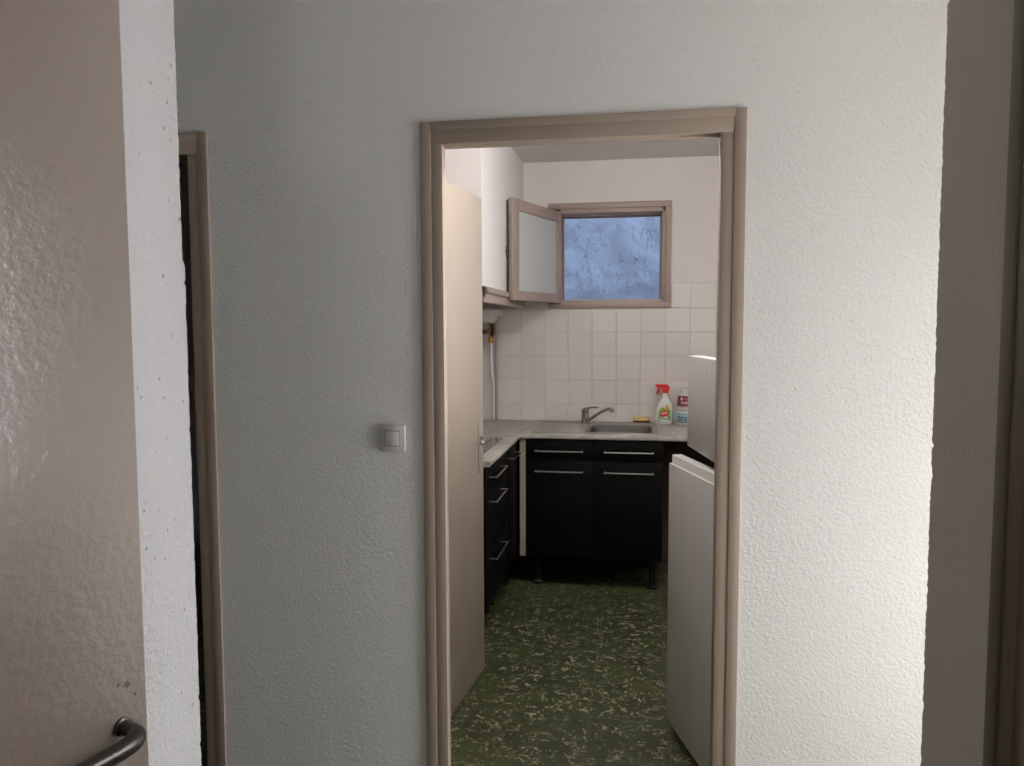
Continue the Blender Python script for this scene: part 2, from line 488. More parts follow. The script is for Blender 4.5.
# ------------------------------------------------------------ kitchen door leaf (open)
hx, hy, ang = -0.560, 0.105, math.radians(90 - 5.75)
LM = Matrix.Translation((hx, hy, 0)) @ Matrix.Rotation(ang, 4, 'Z')
bm = NB(); box(bm, 0.0, 0.838, 0.0, 0.038, 0.010, 2.035, 0.002, LM)
leaf = struct('door_1', bm, M_leaf, 'open beige kitchen door swung inwards on the left', 'door', smooth=True)
bm = NB()
hp = 0.785
box(bm, hp - 0.019, hp + 0.019, -0.003, 0.0, 0.885, 1.10, 0.001, LM)
obj('handle_plate', bm, M_leaf, leaf, True)
bm = NB()
pts = [LM @ Vector(p) for p in smoothpath([(hp, -0.004, 1.035), (hp, -0.022, 1.035), (hp - 0.004, -0.036, 1.035), (hp - 0.03, -0.042, 1.033), (hp - 0.10, -0.040, 1.026)])]
tube(bm, pts, 0.0085, 12)
obj('lever_handle', bm, M_tap, leaf, 'all')
bm = NB()
for z in (0.25, 1.02, 1.80):
    p = LM @ Vector((0.0, 0.0, z)); tube(bm, [p, p + Vector((0, 0, 0.11))], 0.007, 12)
obj('hinge', bm, M_trim, leaf, True)
bm = NB(); box(bm, -0.60, -0.47, PT + 0.0, PT + 0.022, 0, 2.08, 0.002)
struct('trim_4', bm, M_trim, 'hinge post of the open kitchen door', 'door frame')

# ------------------------------------------------------------ entry door in the foreground
e_edge = Vector((-0.3665, -1.545, 0)); e_dir = Vector((-0.365, -1.0, 0)).normalized(); e_n = Vector((e_dir.y * -1, e_dir.x, 0))  # normal towards +x
EM = Matrix.Translation(e_edge) @ Matrix(((e_dir.x, e_n.x, 0, 0), (e_dir.y, e_n.y, 0, 0), (0, 0, 1, 0), (0, 0, 0, 1)))
bm = NB(); box(bm, 0.0, 0.70, -0.030, 0.0, 0.010, 2.04, 0.002, EM)
edoor = struct('door_2', bm, M_entry, 'open glossy brown entry door in the foreground at the left', 'door', smooth=True)
bm = NB()
hz = 1.066
c0 = EM @ Vector((0.031, 0.0, hz)); nn = e_n
tube(bm, [c0, c0 + nn * 0.003, c0 + nn * 0.004], [0.0105, 0.0105, 0.009], 20)
obj('handle_collar', bm, M_hardware, edoor, True)
bm = NB()
pts = [EM @ Vector(p) for p in smoothpath([(0.031, 0.001, hz), (0.031, 0.016, hz - 0.001), (0.033, 0.027, hz - 0.002), (0.042, 0.035, hz - 0.003), (0.060, 0.037, hz - 0.005), (0.120, 0.036, hz - 0.008), (0.170, 0.034, hz - 0.010)], 8)]
tube(bm, pts, [0.0075 + 0.0025 * min(1, k / 20) for k in range(len(pts))], 18)
obj('lever_handle', bm, M_hardware, edoor, 'all')

# ------------------------------------------------------------ light switch
sw = thing('light_switch', 'square white rocker light switch on the roughcast wall left of the doorway', 'light switch', (-0.573, 0, 1.117))
bm = NB(); box(bm, -0.613, -0.531, -0.010, 0.0, 1.117, 1.199, 0.003)
obj('switch_plate', bm, M_switch, sw, True)
bm = NB()
vs = box(bm, -0.594, -0.550, -0.0130, -0.006, 1.136, 1.181, 0.0015)
for v in vs:
    if v.co.y < -0.011: v.co.y += (v.co.z - 1.158) * 0.09
obj('rocker', bm, M_switch, sw, True)
bm = NB(); box(bm, -0.5965, -0.5475, -0.0106, -0.0098, 1.1335, 1.1835)
obj('rocker_surround', bm, M_gasket, sw)

# ------------------------------------------------------------ kitchen: wall tiles
bm = NB(); box(bm, -0.722, XR, YB - 0.007, YB, 0.88, 1.764)
# cut away where the window frame stands: build as three slabs instead
bm.free(); bm = NB()
def slab(x0, x1, z0, z1): box(bm, x0, x1, YB - 0.006, YB, z0, z1)
slab(-0.722, XR, 0.88, 1.609); slab(-0.722, -0.392, 1.609, 1.764); slab(0.369, XR, 1.609, 1.764)
struct('trim_5', bm, M_grout, 'grout bed of the wall tiles', 'wall tiles')
bm = NB()
g = 0.0014; tx0 = -0.566; tz0 = 1.1607
for i in range(-2, 17):
    for j in range(-2, 4):
        x0, x1 = tx0 + 0.15 * i, tx0 + 0.15 * (i + 1)
        z0, z1 = tz0 + 0.15 * j, tz0 + 0.15 * (j + 1)
        x0 = max(x0, -0.722); x1 = min(x1, XR); z0 = max(z0, 0.90)
        if x1 - x0 < 0.01 or z1 - z0 < 0.01: continue
        cuts = [(x0, x1, z0, z1)]
        if z1 > 1.609 + 1e-4:
            cuts = []
            if z0 < 1.609: cuts.append((x0, x1, z0, 1.609))
            zz = max(z0, 1.609)
            if x0 < -0.392: cuts.append((x0, min(x1, -0.392), zz, z1))
            if x1 > 0.369: cuts.append((max(x0, 0.369), x1, zz, z1))
        for a, b, c, d in cuts:
            if b - a < 0.006 or d - c < 0.006: continue
            dy = random.uniform(0, 0.0006)
            ring0 = [(a + g, YB - 0.005, c + g), (b - g, YB - 0.005, c + g), (b - g, YB - 0.005, d - g), (a + g, YB - 0.005, d - g)]
            ring1 = [(a + g, YB - 0.0072 - dy, c + g), (b - g, YB - 0.0072 - dy, c + g), (b - g, YB - 0.0072 - dy, d - g), (a + g, YB - 0.0072 - dy, d - g)]
            q = 0.002
            tw = random.uniform(-1, 1) * 0.0004
            ring2 = [(a + g + q, YB - 0.0085 - dy - tw, c + g + q), (b - g - q, YB - 0.0085 - dy + tw, c + g + q), (b - g - q, YB - 0.0085 - dy + tw, d - g - q), (a + g + q, YB - 0.0085 - dy - tw, d - g - q)]
            loft(bm, [ring0, ring1, ring2], cap0=False)
struct('trim_6', bm, M_tile, 'square off-white glazed wall tiles above the worktop', 'wall tiles')
M_strip = mat('tile_edge_strip_brown', (0.33, 0.27, 0.24, 1), 0.6)
bm = NB(); box(bm, -0.734, -0.722, YB - 0.016, YB, 0.90, 1.61, 0.002)
struct('trim_7', bm, M_strip, 'thin brown strip at the left edge of the tiles', 'trim')
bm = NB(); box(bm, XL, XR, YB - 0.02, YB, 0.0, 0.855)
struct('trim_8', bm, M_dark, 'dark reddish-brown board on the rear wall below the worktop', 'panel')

# ------------------------------------------------------------ window in the rear wall
win = thing('window_1', 'small taupe wooden kitchen window with its frosted sash swung open', 'window', (-0.01, YB, 1.611))
win['kind'] = 'structure'
def ringframe(bm, x0, x1, z0, z1, w, y0, y1, bev=0.002, M=None):
    box(bm, x0, x1, y0, y1, z1 - w, z1, bev, M); box(bm, x0, x1, y0, y1, z0, z0 + w, bev, M)
    box(bm, x0, x0 + w, y0, y1, z0 + w, z1 - w, bev, M); box(bm, x1 - w, x1, y0, y1, z0 + w, z1 - w, bev, M)
bm = NB()
ringframe(bm, -0.390, 0.367, 1.611, 2.262, 0.036, YB - 0.022, YB + 0.001)
box(bm, -0.354, 0.331, YB - 0.014, YB + 0.05, 2.198, 2.226, 0.002); box(bm, -0.354, 0.331, YB - 0.014, YB + 0.05, 1.640, 1.660, 0.002)
box(bm, -0.354, -0.316, YB - 0.014, YB + 0.05, 1.640, 2.226, 0.002); box(bm, 0.312, 0.331, YB - 0.014, YB + 0.05, 1.640, 2.226, 0.002)
ringframe(bm, -0.345, 0.335, 1.636, 2.224, 0.030, YB + 0.03, YB + 0.11)
obj('window_frame', bm, M_wtrim, win, True)
bm = NB(); ringframe(bm, -0.316, 0.312, 1.655, 2.200, 0.012, YB + 0.11, YB + 0.158, 0.001)
obj('window_lining', bm, M_brownpipe, win, True)
# keeper on the right jamb
bm = NB(); box(bm, 0.338, 0.352, YB - 0.030, YB - 0.020, 1.93, 1.985, 0.002); box(bm, 0.338, 0.346, YB - 0.026, YB - 0.020, 1.80, 1.812, 0.001)
obj('latch_keeper', bm, M_wtrim, win, True)
# sash
sd = Vector((-0.2035, -0.643, 0)).normalized()
SM = Matrix.Translation((-0.306, YB - 0.02, 0)) @ Matrix(((sd.x, -sd.y, 0, 0), (sd.y, sd.x, 0, 0), (0, 0, 1, 0), (0, 0, 0, 1)))
# local: x from hinge to free edge, y = outward normal (towards +x world), z up
SW = 0.674
bm = NB()
z0s, z1s = 1.645, 2.205
box(bm, 0, 0.052, -0.026, 0.0, z0s, z1s, 0.003, SM); box(bm, SW - 0.080, SW, -0.026, 0.0, z0s, z1s, 0.003, SM)
box(bm, 0.052, SW - 0.080, -0.026, 0.0, z1s - 0.062, z1s, 0.003, SM); box(bm, 0.052, SW - 0.080, -0.026, 0.0, z0s, z0s + 0.055, 0.003, SM)
sash = obj('sash', bm, M_wtrim, win, True)
bm = NB(); box(bm, 0.048, SW - 0.076, -0.018, -0.013, z0s + 0.05, z1s - 0.058, 0, SM)
obj('pane', bm, M_frost, sash)
bm = NB()
p0 = SM @ Vector((SW + 0.010, -0.030, z0s + 0.01)); p1 = SM @ Vector((SW + 0.010, -0.030, z1s - 0.015))
tube(bm, [p0, p1], 0.0040, 10)
pm = SM @ Vector((SW + 0.010, -0.030, 1.91)); tube(bm, [pm - Vector((0, 0, 0.03)), pm + Vector((0, 0, 0.03))], 0.007, 10)
tube(bm, [pm, pm + (SM.to_3x3() @ Vector((0.022, 0.0, 0)))], 0.006, 10)
obj('espagnolette_bolt', bm, M_iron, sash, True)

def plain_window(name, label, X, y0, y1, z0, z1):
    bm = NB()
    for a, b, c, d in ((y0, y1, z1 - 0.05, z1), (y0, y1, z0, z0 + 0.05), (y0, y0 + 0.05, z0, z1), (y1 - 0.05, y1, z0, z1)):
        box(bm, X + 0.0, X + 0.045, a, b, c, d, 0.003)
    struct(name, bm, M_trim, label, 'window')
plain_window('window_2', 'tall window frame at the end of the corridor', HALLW[0], HALLW[1], HALLW[2], HALLW[3], HALLW[4])
plain_window('window_4', 'small window frame in the side room', SIDEW[0], SIDEW[1] - 0.04, SIDEW[2] + 0.04, SIDEW[3] - 0.04, SIDEW[4] + 0.04)
plain_window('window_3', 'high window frame in the right wall of the kitchen', KITW[0], KITW[1], KITW[2], KITW[3], KITW[4])

# ------------------------------------------------------------ plaster hood over the hob
hood = thing('cooker_hood', 'white plastered built-in hood with a beige wooden rim above the left worktop', 'cooker hood', (-0.81, 1.96, 1.612))
HY0 = 1.29
bm = NB(); box(bm, XL, -0.548, HY0, YB, 1.68, ZC - 0.001)
obj('canopy', bm, M_kit, hood)
bm = NB()
def rim(x1, ya, z0, z1, t=0.03):
    box(bm, x1 - t, x1, ya, YB - 0.001, z0, z1, 0.003); box(bm, XL + 0.001, x1, ya, ya + t, z0, z1, 0.003)
rim(-0.537, HY0 - 0.011, 1.615, 1.640, 0.045); rim(-0.541, HY0 - 0.007, 1.638, 1.663, 0.05); rim(-0.531, HY0 - 0.017, 1.661, 1.690, 0.05)
obj('wooden_rim', bm, M_wtrim, hood, True)

# lamp-like white bracket and the water valve under the hood
br = thing('wall_bracket', 'white enamelled bracket with a tapered cup under the hood, left of the tiles', 'bracket', (-0.80, YB, 1.53))
bm = NB(); box(bm, -1.00, -0.680, 2.44, YB - 0.017, 1.567, 1.608, 0.004)
obj('shelf', bm, M_white, br, True)
bm = NB()
loft(bm, [rrect(-0.87, -0.725, 2.47, 2.60, 0.02, 1.525), rrect(-0.88, -0.705, 2.455, 2.60, 0.02, 1.567)])
obj('cup', bm, M_white, br, True)
va = thing('water_valve', 'old brass valve with an orange collar and white hose beside the brown strip', 'valve', (-0.752, 2.58, 0.9))
bm = NB()
tube(bm, [(-0.752, 2.57, 1.524), (-0.752, 2.57, 1.43)], [0.014, 0.012], 12)
tube(bm, [(-0.752, 2.57, 1.49), (-0.752, 2.57, 1.455)], 0.021, 6)
tube(bm, [(-0.80, 2.57, 1.468), (-0.735, 2.57, 1.468)], 0.011, 12)
obj('valve_body', bm, M_brass, va, True)
bm = NB(); tube(bm, [(-0.838, 2.565, 1.468), (-0.795, 2.565, 1.468)], 0.016, 10)
obj('valve_knob', bm, M_iron, va, True)
bm = NB(); tube(bm, [(-0.738, 2.55, 1.515), (-0.738, 2.55, 1.44)], 0.010, 10)
obj('valve_stem', bm, M_iron, va, True)
bm = NB(); tube(bm, [(-0.752, 2.565, 1.432), (-0.752, 2.565, 1.398)], 0.0175, 12)
obj('collar', bm, M_yel, va, True)
bm = NB(); tube(bm, [(-0.728, 2.55, 1.435), (-0.716, 2.54, 1.435)], 0.011, 12)
obj('copper_cap', bm, mat('pale_copper', (0.55, 0.36, 0.28, 1), 0.5, 0.4), va, True)
bm = NB(); tube(bm, smoothpath([(-0.752, 2.565, 1.40), (-0.751, 2.565, 1.30), (-0.746, 2.565, 1.20), (-0.736, 2.57, 1.14), (-0.738, 2.575, 1.05), (-0.738, 2.58, 0.901)]), 0.0085, 12)
obj('hose', bm, M_white, va, 'all')

# ------------------------------------------------------------ worktop (L-shaped, with a cut-out for the basin)
ZT = 0.900; TT = 0.027; YF = 1.985; XF = -0.474; YN = 1.085
BX0, BX1, BY0, BY1 = -0.120, 0.262, 2.085, 2.44     # basin cut-out
bm = NB()
prof = [(0, 0), (0.006, 0), (0, 0)]
def nosed(x0, x1, y0, y1, front):
    vs = box(bm, x0, x1, y0, y1, ZT - TT, ZT)
    es = []
    for v in vs:
        for e in v.link_edges:
            a, b = e.verts
            if front == 'y' and abs(a.co.y - y0) < 1e-5 and abs(b.co.y - y0) < 1e-5 and abs(a.co.z - b.co.z) < 1e-5: es.append(e)
            if front == 'x' and abs(a.co.x - x1) < 1e-5 and abs(b.co.x - x1) < 1e-5 and abs(a.co.z - b.co.z) < 1e-5: es.append(e)
    if es: bmesh.ops.bevel(bm, geom=list(set(es)), offset=0.009, segments=4, profile=0.5, affect='EDGES')
nosed(XF, 1.05, YF, BY0, 'y')
box(bm, XF, BX0, BY0, YB - 0.009, ZT - TT, ZT); box(bm, BX1, 1.05, BY0, YB - 0.009, ZT - TT, ZT)
box(bm, BX0, BX1, BY1, YB - 0.009, ZT - TT, ZT)
nosed(XL + 0.001, XF, YN, YF, 'x')
box(bm, XL + 0.001, XF, YF, YB - 0.018, ZT - TT, ZT)
wt = tag(obj('worktop', bm, M_top, None, True), 'grey stone-look L-shaped kitchen worktop with rounded front edge', 'worktop')

# ------------------------------------------------------------ cabinets
def bar_handle(parent, axis, a0, a1, front, z, out=0.034):
    """slim bar handle; axis 'x': runs along x on a front facing -y; axis 'y': runs along y on a front facing +x"""
    bm = NB()
    def P(a, o, zz): return (a, front - o, zz) if axis == 'x' else (front + o, a, zz)
    tube(bm, [P(a0, out, z), P(a1, out, z)], 0.0038, 10)
    tube(bm, [P(a0 + 0.006, 0, z), P(a0 + 0.006, out, z)], 0.0032, 8)
    tube(bm, [P(a1 - 0.006, 0, z), P(a1 - 0.006, out, z)], 0.0032, 8)
    return obj('handle', bm, M_chrome, parent, True)

FY = 2.010           # front plane of the rear run
sc_ = thing('sink_cabinet', 'black two-door base cabinet with two false drawers under the sink', 'cabinet', (-0.07, 2.30, 0))
bm = NB()
cx0, cx1, cz0, cz1 = -0.449, 0.312, 0.195, 0.872
yb0, yb1 = FY + 0.019, YB - 0.03
box(bm, cx0, cx0 + 0.018, yb0, yb1, cz0, cz1); box(bm, cx1 - 0.018, cx1, yb0, yb1, cz0, cz1)
box(bm, cx0, cx1, yb0, yb1, cz0, cz0 + 0.018); box(bm, cx0, cx1, yb1 - 0.008, yb1, cz0, cz1)
box(bm, cx0, cx1, yb0, yb0 + 0.045, cz1 - 0.018, cz1)
obj('carcass', bm, M_blackbody, sc_)
xm = (cx0 + cx1) / 2
for x0, x1, h0, h1 in ((cx0 + 0.002, xm - 0.0015, -0.394, -0.124), (xm + 0.0015, cx1 - 0.002, -0.010, 0.262)):
    bm = NB(); box(bm, x0, x1, FY, FY + 0.018, 0.752, 0.869, 0.0015)
    d = obj('drawer_front', bm, M_black, sc_, True); bar_handle(d, 'x', h0, h1, FY, 0.806)
    bm = NB(); box(bm, x0, x1, FY, FY + 0.018, 0.197, 0.749, 0.0015)
    d = obj('door', bm, M_black, sc_, True); bar_handle(d, 'x', h0, h1, FY, 0.692)
def leg(parent, x, y, zt=0.196):
    bm = NB(); lathe(bm, [(0.030, 0.0), (0.030, 0.012), (0.019, 0.022), (0.017, 0.10), (0.020, zt - 0.02), (0.028, zt - 0.012), (0.028, zt)], x, y, 16)
    return obj('leg', bm, M_blackbody, parent, True)
for x in (cx0 + 0.05, cx1 - 0.05):
    for y in (2.15, 2.53): leg(sc_, x, y)
bm = NB(); box(bm, -0.484, -0.4505, FY + 0.004, FY + 0.022, 0.197, 0.872, 0.001)
obj('filler_panel', bm, M_cream, sc_)

FX = -0.500          # front plane of the left run
hc = thing('hob_cabinet', 'black three-drawer base cabinet below the hob, partly behind the beige door', 'cabinet', (-0.78, 1.40, 0))
bm = NB(); y0, y1 = YN + 0.012, 1.690
box(bm, XL + 0.01, FX - 0.019, y0, y0 + 0.018, 0.195, 0.872); box(bm, XL + 0.01, FX - 0.019, y1 - 0.018, y1, 0.195, 0.872)
box(bm, XL + 0.01, FX - 0.019, y0, y1, 0.195, 0.213); box(bm, XL + 0.01, XL + 0.018, y0, y1, 0.195, 0.872)
obj('carcass', bm, M_blackbody, hc)
for z0, z1, zh in ((0.752, 0.869, 0.808), (0.470, 0.749, 0.693), (0.197, 0.467, 0.424)):
    bm = NB(); box(bm, FX - 0.018, FX, y0 + 0.002, y1 - 0.002, z0, z1, 0.0015)
    d = obj('drawer', bm, M_black, hc, True)
    bar_handle(d, 'y', 1.186, 1.488, FX, zh, 0.036)
for y in (y0 + 0.06, y1 - 0.06):
    for x in (FX - 0.12, XL + 0.08): leg(hc, x, y)
cc = thing('corner_cabinet', 'black corner base cabinet between the hob drawers and the sink unit', 'cabinet', (-0.78, 1.86, 0))
bm = NB(); box(bm, XL + 0.01, FX - 0.019, 1.693, 1.711, 0.195, 0.872); box(bm, XL + 0.01, -0.487, 2.58, 2.60, 0.195, 0.872)
box(bm, XL + 0.01, FX - 0.019, 1.693, 2.60, 0.195, 0.213); box(bm, XL + 0.01, XL + 0.018, 1.693, 2.60, 0.195, 0.872)
obj('carcass', bm, M_blackbody, cc)
bm = NB(); box(bm, FX - 0.018, FX, 1.694, 2.012, 0.752, 0.869, 0.0015)
d = obj('drawer_front', bm, M_black, cc, True); bar_handle(d, 'y', 1.715, 1.955, FX, 0.804, 0.036)
bm = NB(); box(bm, FX - 0.018, FX, 1.694, 2.012, 0.197, 0.749, 0.0015)
obj('door', bm, M_black, cc, True)
for x, y in ((FX - 0.12, 1.76), (XL + 0.08, 1.76), (XL + 0.08, 2.5), (FX - 0.12, 2.5)): leg(cc, x, y)

# ------------------------------------------------------------ hob
hob = thing('hob', 'black glass hob set in the left worktop', 'hob', (-0.79, 1.53, ZT))
bm = NB(); loft(bm, [rrect(-1.02, -0.542, 1.20, 1.80, 0.012, ZT + 0.0002), rrect(-1.02, -0.542, 1.20, 1.80, 0.012, ZT + 0.005), rrect(-1.018, -0.544, 1.202, 1.798, 0.012, ZT + 0.006)])
obj('glass_plate', bm, M_hob, hob)
for cx, cy, r in ((-0.66, 1.36, 0.09), (-0.66, 1.62, 0.075), (-0.90, 1.36, 0.075), (-0.90, 1.62, 0.09)):
    bm = NB()
    rings = [[(cx + rr * math.cos(2 * math.pi * k / 40), cy + rr * math.sin(2 * math.pi * k / 40), ZT + 0.0064) for k in range(40)] for rr in (r - 0.0015, r + 0.0015)]
    loft(bm, rings, False, False)
    obj('heating_ring', bm, M_ring, hob)

# ------------------------------------------------------------ sink and tap
sink = thing('sink', 'stainless steel inset sink with drainboard on the worktop', 'sink', (-0.07, 2.35, ZT))
bm = NB()
SX0, SX1, SY0, SY1 = -0.428, 0.287, 2.045, 2.565
def conn(bm, r0, r1):
    a = [bm.verts.new(p) for p in r0]; b = [bm.verts.new(p) for p in r1]; n = len(a)
    for i in range(n): bm.faces.new((a[i], a[(i + 1) % n], b[(i + 1) % n], b[i]))
loft(bm, [rrect(SX0, SX1, SY0, SY1, 0.018, ZT + 0.0005), rrect(SX0 + 0.001, SX1 - 0.001, SY0 + 0.001, SY1 - 0.001, 0.018, ZT + 0.0045),
          rrect(SX0 + 0.010, SX1 - 0.010, SY0 + 0.010, SY1 - 0.010, 0.014, ZT + 0.0045), rrect(SX0 + 0.014, SX1 - 0.014, SY0 + 0.014, SY1 - 0.014, 0.012, ZT + 0.0025)], False, False)
# inner plate from raised rim to bowl mouth
top = rrect(SX0 + 0.014, SX1 - 0.014, SY0 + 0.014, SY1 - 0.014, 0.012, ZT + 0.0025)
mouth = rrect(BX0 + 0.004, BX1 - 0.004, BY0 + 0.004, BY1 - 0.004, 0.06, ZT + 0.0025)
conn(bm, top, mouth)
loft(bm, [mouth, rrect(BX0 + 0.012, BX1 - 0.012, BY0 + 0.012, BY1 - 0.012, 0.055, ZT - 0.006), rrect(BX0 + 0.018, BX1 - 0.018, BY0 + 0.018, BY1 - 0.018, 0.05, ZT - 0.13), rrect(BX0 + 0.05, BX1 - 0.05, BY0 + 0.05, BY1 - 0.05, 0.035, ZT - 0.148)], False, True)
bmesh.ops.remove_doubles(bm, verts=bm.verts, dist=0.0001)
obj('sink_body', bm, M_steel, sink, True)
bm = NB()
for k in range(7):
    yy = 2.11 + k * 0.05
    box(bm, -0.40, -0.19, yy, yy + 0.010, ZT + 0.0015, ZT + 0.0036, 0.001)
obj('drainboard_ribs', bm, M_steel, sink, True)
bm = NB(); lathe(bm, [(0.028, ZT - 0.1475), (0.028, ZT - 0.145), (0.018, ZT - 0.146)], 0.07, 2.26, 20)
obj('drain', bm, M_tap, sink, True)

tap = thing('mixer_tap', 'chrome single-lever mixer tap standing behind the sink bowl', 'tap', (-0.146, 2.475, ZT + 0.0030))
tx, ty = -0.146, 2.475
bm = NB(); lathe(bm, [(0.027, ZT + 0.0030), (0.027, ZT + 0.0090), (0.0235, ZT + 0.0120), (0.0235, ZT + 0.0671), (0.021, ZT + 0.0705)], tx, ty, 24)
obj('tap_body', bm, M_tap, tap, True)
bm = NB(); lathe(bm, [(0.021, ZT + 0.0688), (0.0245, ZT + 0.0740), (0.0245, ZT + 0.0912), (0.018, ZT + 0.0980), (0.006, ZT + 0.1006)], tx, ty, 24)
hd = obj('tap_head', bm, M_tap, tap, True)
bm = NB()
P = smoothpath([(tx + 0.005, ty - 0.01, ZT + 0.0946), (tx + 0.035, ty - 0.02, ZT + 0.1049), (tx + 0.085, ty - 0.04, ZT + 0.1066)], 5)
tube(bm, P, [0.0085 - 0.005 * k / len(P) for k in range(len(P))], 12)
obj('lever', bm, M_tap, hd, 'all')
bm = NB()
P = smoothpath([(tx + 0.012, ty - 0.005, ZT + 0.0224), (tx + 0.042, ty - 0.03, ZT + 0.0430), (tx + 0.100, ty - 0.075, ZT + 0.0843), (tx + 0.136, ty - 0.105, ZT + 0.1032), (tx + 0.156, ty - 0.12, ZT + 0.1084), (tx + 0.166, ty - 0.128, ZT + 0.1023)], 6)
tube(bm, P, 0.0105, 14)
sp = obj('spout', bm, M_tap, tap, 'all')
bm = NB(); tube(bm, [(tx + 0.165, ty - 0.128, ZT + 0.1058), (tx + 0.168, ty - 0.130, ZT + 0.0869)], 0.0125, 14)
obj('aerator', bm, M_tap, sp, True)

# ------------------------------------------------------------ things on the worktop
sg = thing('sponge', 'yellow sponge with a dark scouring side lying behind the sink', 'sponge', (0.197, 2.597, ZT + 0.0046))
bm = NB(); box(bm, 0.143, 0.245, 2.565, 2.608, ZT + 0.0048, ZT + 0.014, 0.002); obj('scouring_side', bm, M_spongeD, sg, True)
bm = NB(); box(bm, 0.143, 0.247, 2.565, 2.608, ZT + 0.0135, ZT + 0.034, 0.004); obj('foam', bm, M_spongeY, sg, True)

SXc, SYc = 0.330, 2.535
sb = thing('spray_bottle', 'white cleaning spray bottle with a red trigger head and red and green label', 'spray bottle', (SXc, SYc, ZT))
Z = ZT + 0.0008
def ell(cx, cy, a, b, z, n=28, p=2.6):
    out = []
    for k in range(n):
        t = 2 * math.pi * k / n; c, s = math.cos(t), math.sin(t)
        out.append((cx + a * math.copysign(abs(c) ** (2 / p), c), cy + b * math.copysign(abs(s) ** (2 / p), s), z))
    return out
bm = NB()
BP = [(0, 0.047, 0.024, 0), (0, 0.052, 0.028, 0.006), (0, 0.052, 0.029, 0.05), (0.000, 0.051, 0.029, 0.085), (0.001, 0.048, 0.028, 0.115), (0.003, 0.040, 0.025, 0.138), (0.005, 0.028, 0.020, 0.153), (0.006, 0.019, 0.017, 0.163), (0.006, 0.0165, 0.0155, 0.190)]
loft(bm, [ell(SXc + dx, SYc, a, b, Z + z) for dx, a, b, z in BP])
bot = obj('bottle_body', bm, M_bottle, sb, True)
def front_patch(parent, name, outline, material, lift, surf):
    """flat-ish decal following the front of a body; outline in (x,z)"""
    bm = NB()
    f = [bm.verts.new((x, surf(x, z) - lift, z)) for x, z in outline]
    b = [bm.verts.new((x, surf(x, z) - lift + 0.0006, z)) for x, z in outline]
    bm.faces.new(f); bm.faces.new(b[::-1]); n = len(f)
    for i in range(n): bm.faces.new((f[i], b[i], b[(i + 1) % n], f[(i + 1) % n]))
    bmesh.ops.triangulate(bm, faces=[q for q in bm.faces if len(q.verts) > 4])
    return obj(name, bm, material, parent)
flat = lambda x, z: SYc - 0.0292
G_green = mat('label_green', (0.16, 0.36, 0.06, 1), 0.5); G_red = mat('label_red', (0.6, 0.012, 0.03, 1), 0.5)
G_yel = mat('label_amber', (0.62, 0.33, 0.03, 1), 0.5); G_teal = mat('label_teal', (0.10, 0.25, 0.19, 1), 0.5); G_w = mat('label_white', (0.72, 0.70, 0.68, 1), 0.5); G_navy = mat('label_navy', (0.03, 0.035, 0.06, 1), 0.5)
cx = SXc
lab = front_patch(bot, 'label', [(cx - 0.038, Z + 0.025), (cx + 0.040, Z + 0.030), (cx + 0.038, Z + 0.085), (cx + 0.028, Z + 0.100), (cx - 0.012, Z + 0.106), (cx - 0.030, Z + 0.085)], G_green, 0.0006, flat)
def decal(name, out, material, lift): 
    o = front_patch(bot, name, out, material, lift, flat); return o
decal('label_amber_patch', [(cx + 0.000, Z + 0.094), (cx + 0.027, Z + 0.094), (cx + 0.024, Z + 0.120), (cx + 0.014, Z + 0.124)], G_yel, 0.0012)
decal('label_white_patch', [(cx - 0.034, Z + 0.022), (cx + 0.036, Z + 0.022), (cx + 0.036, Z + 0.046), (cx + 0.005, Z + 0.050), (cx - 0.034, Z + 0.034)], G_w, 0.0010)
decal('label_teal_band', [(cx - 0.036, Z + 0.018), (cx - 0.010, Z + 0.034), (cx + 0.036, Z + 0.026), (cx + 0.036, Z + 0.034), (cx - 0.008, Z + 0.042), (cx - 0.036, Z + 0.026)], G_teal, 0.0014)
decal('label_red_badge', [(cx + 0.0015 + 0.027 * math.cos(t) , Z + 0.067 + 0.019 * math.sin(t) + 0.006 * math.cos(t)) for t in [2 * math.pi * k / 24 for k in range(24)]], G_red, 0.0018)
for k, (x0, w, h, sl) in enumerate(((-0.014, 0.005, 0.016, 0.004), (-0.006, 0.005, 0.013, 0.003), (0.002, 0.005, 0.012, 0.003), (0.010, 0.005, 0.014, 0.003))):
    decal('label_lettering', [(cx + x0, Z + 0.060 + 0.002 * k), (cx + x0 + w, Z + 0.060 + 0.002 * k), (cx + x0 + w + sl, Z + 0.060 + 0.002 * k + h), (cx + x0 + sl, Z + 0.060 + 0.002 * k + h)], G_w, 0.0024)
decal('label_dark_seal', [(cx + 0.030 + 0.006 * math.cos(t), Z + 0.043 + 0.006 * math.sin(t)) for t in [2 * math.pi * k / 12 for k in range(12)]], G_navy, 0.0024)
# trigger head: profile in x-z, extruded in y
bm = NB()
hxx = SXc + 0.006
out = [(-0.015, 0.180), (0.017, 0.180), (0.018, 0.203), (0.024, 0.214), (0.029, 0.224), (0.022, 0.234), (0.011, 0.243), (-0.055, 0.243), (-0.060, 0.239), (-0.060, 0.229), (-0.046, 0.227), (-0.032, 0.225), (-0.015, 0.212)]
loft(bm, [[(hxx + x, SYc + s, Z + z) for x, z in out] for s in (-0.011, 0.011)])
bmesh.ops.bevel(bm, geom=[e for e in bm.edges], offset=0.0015, segments=1, affect='EDGES')
th = obj('trigger_head', bm, M_red, sb, True)
bm = NB()
out = [(-0.042, 0.229), (-0.026, 0.226), (-0.033, 0.208), (-0.043, 0.190), (-0.052, 0.181), (-0.056, 0.184), (-0.048, 0.203)]
loft(bm, [[(hxx + x, SYc + s, Z + z) for x, z in out] for s in (-0.008, 0.008)])
obj('trigger', bm, M_red, th, True)

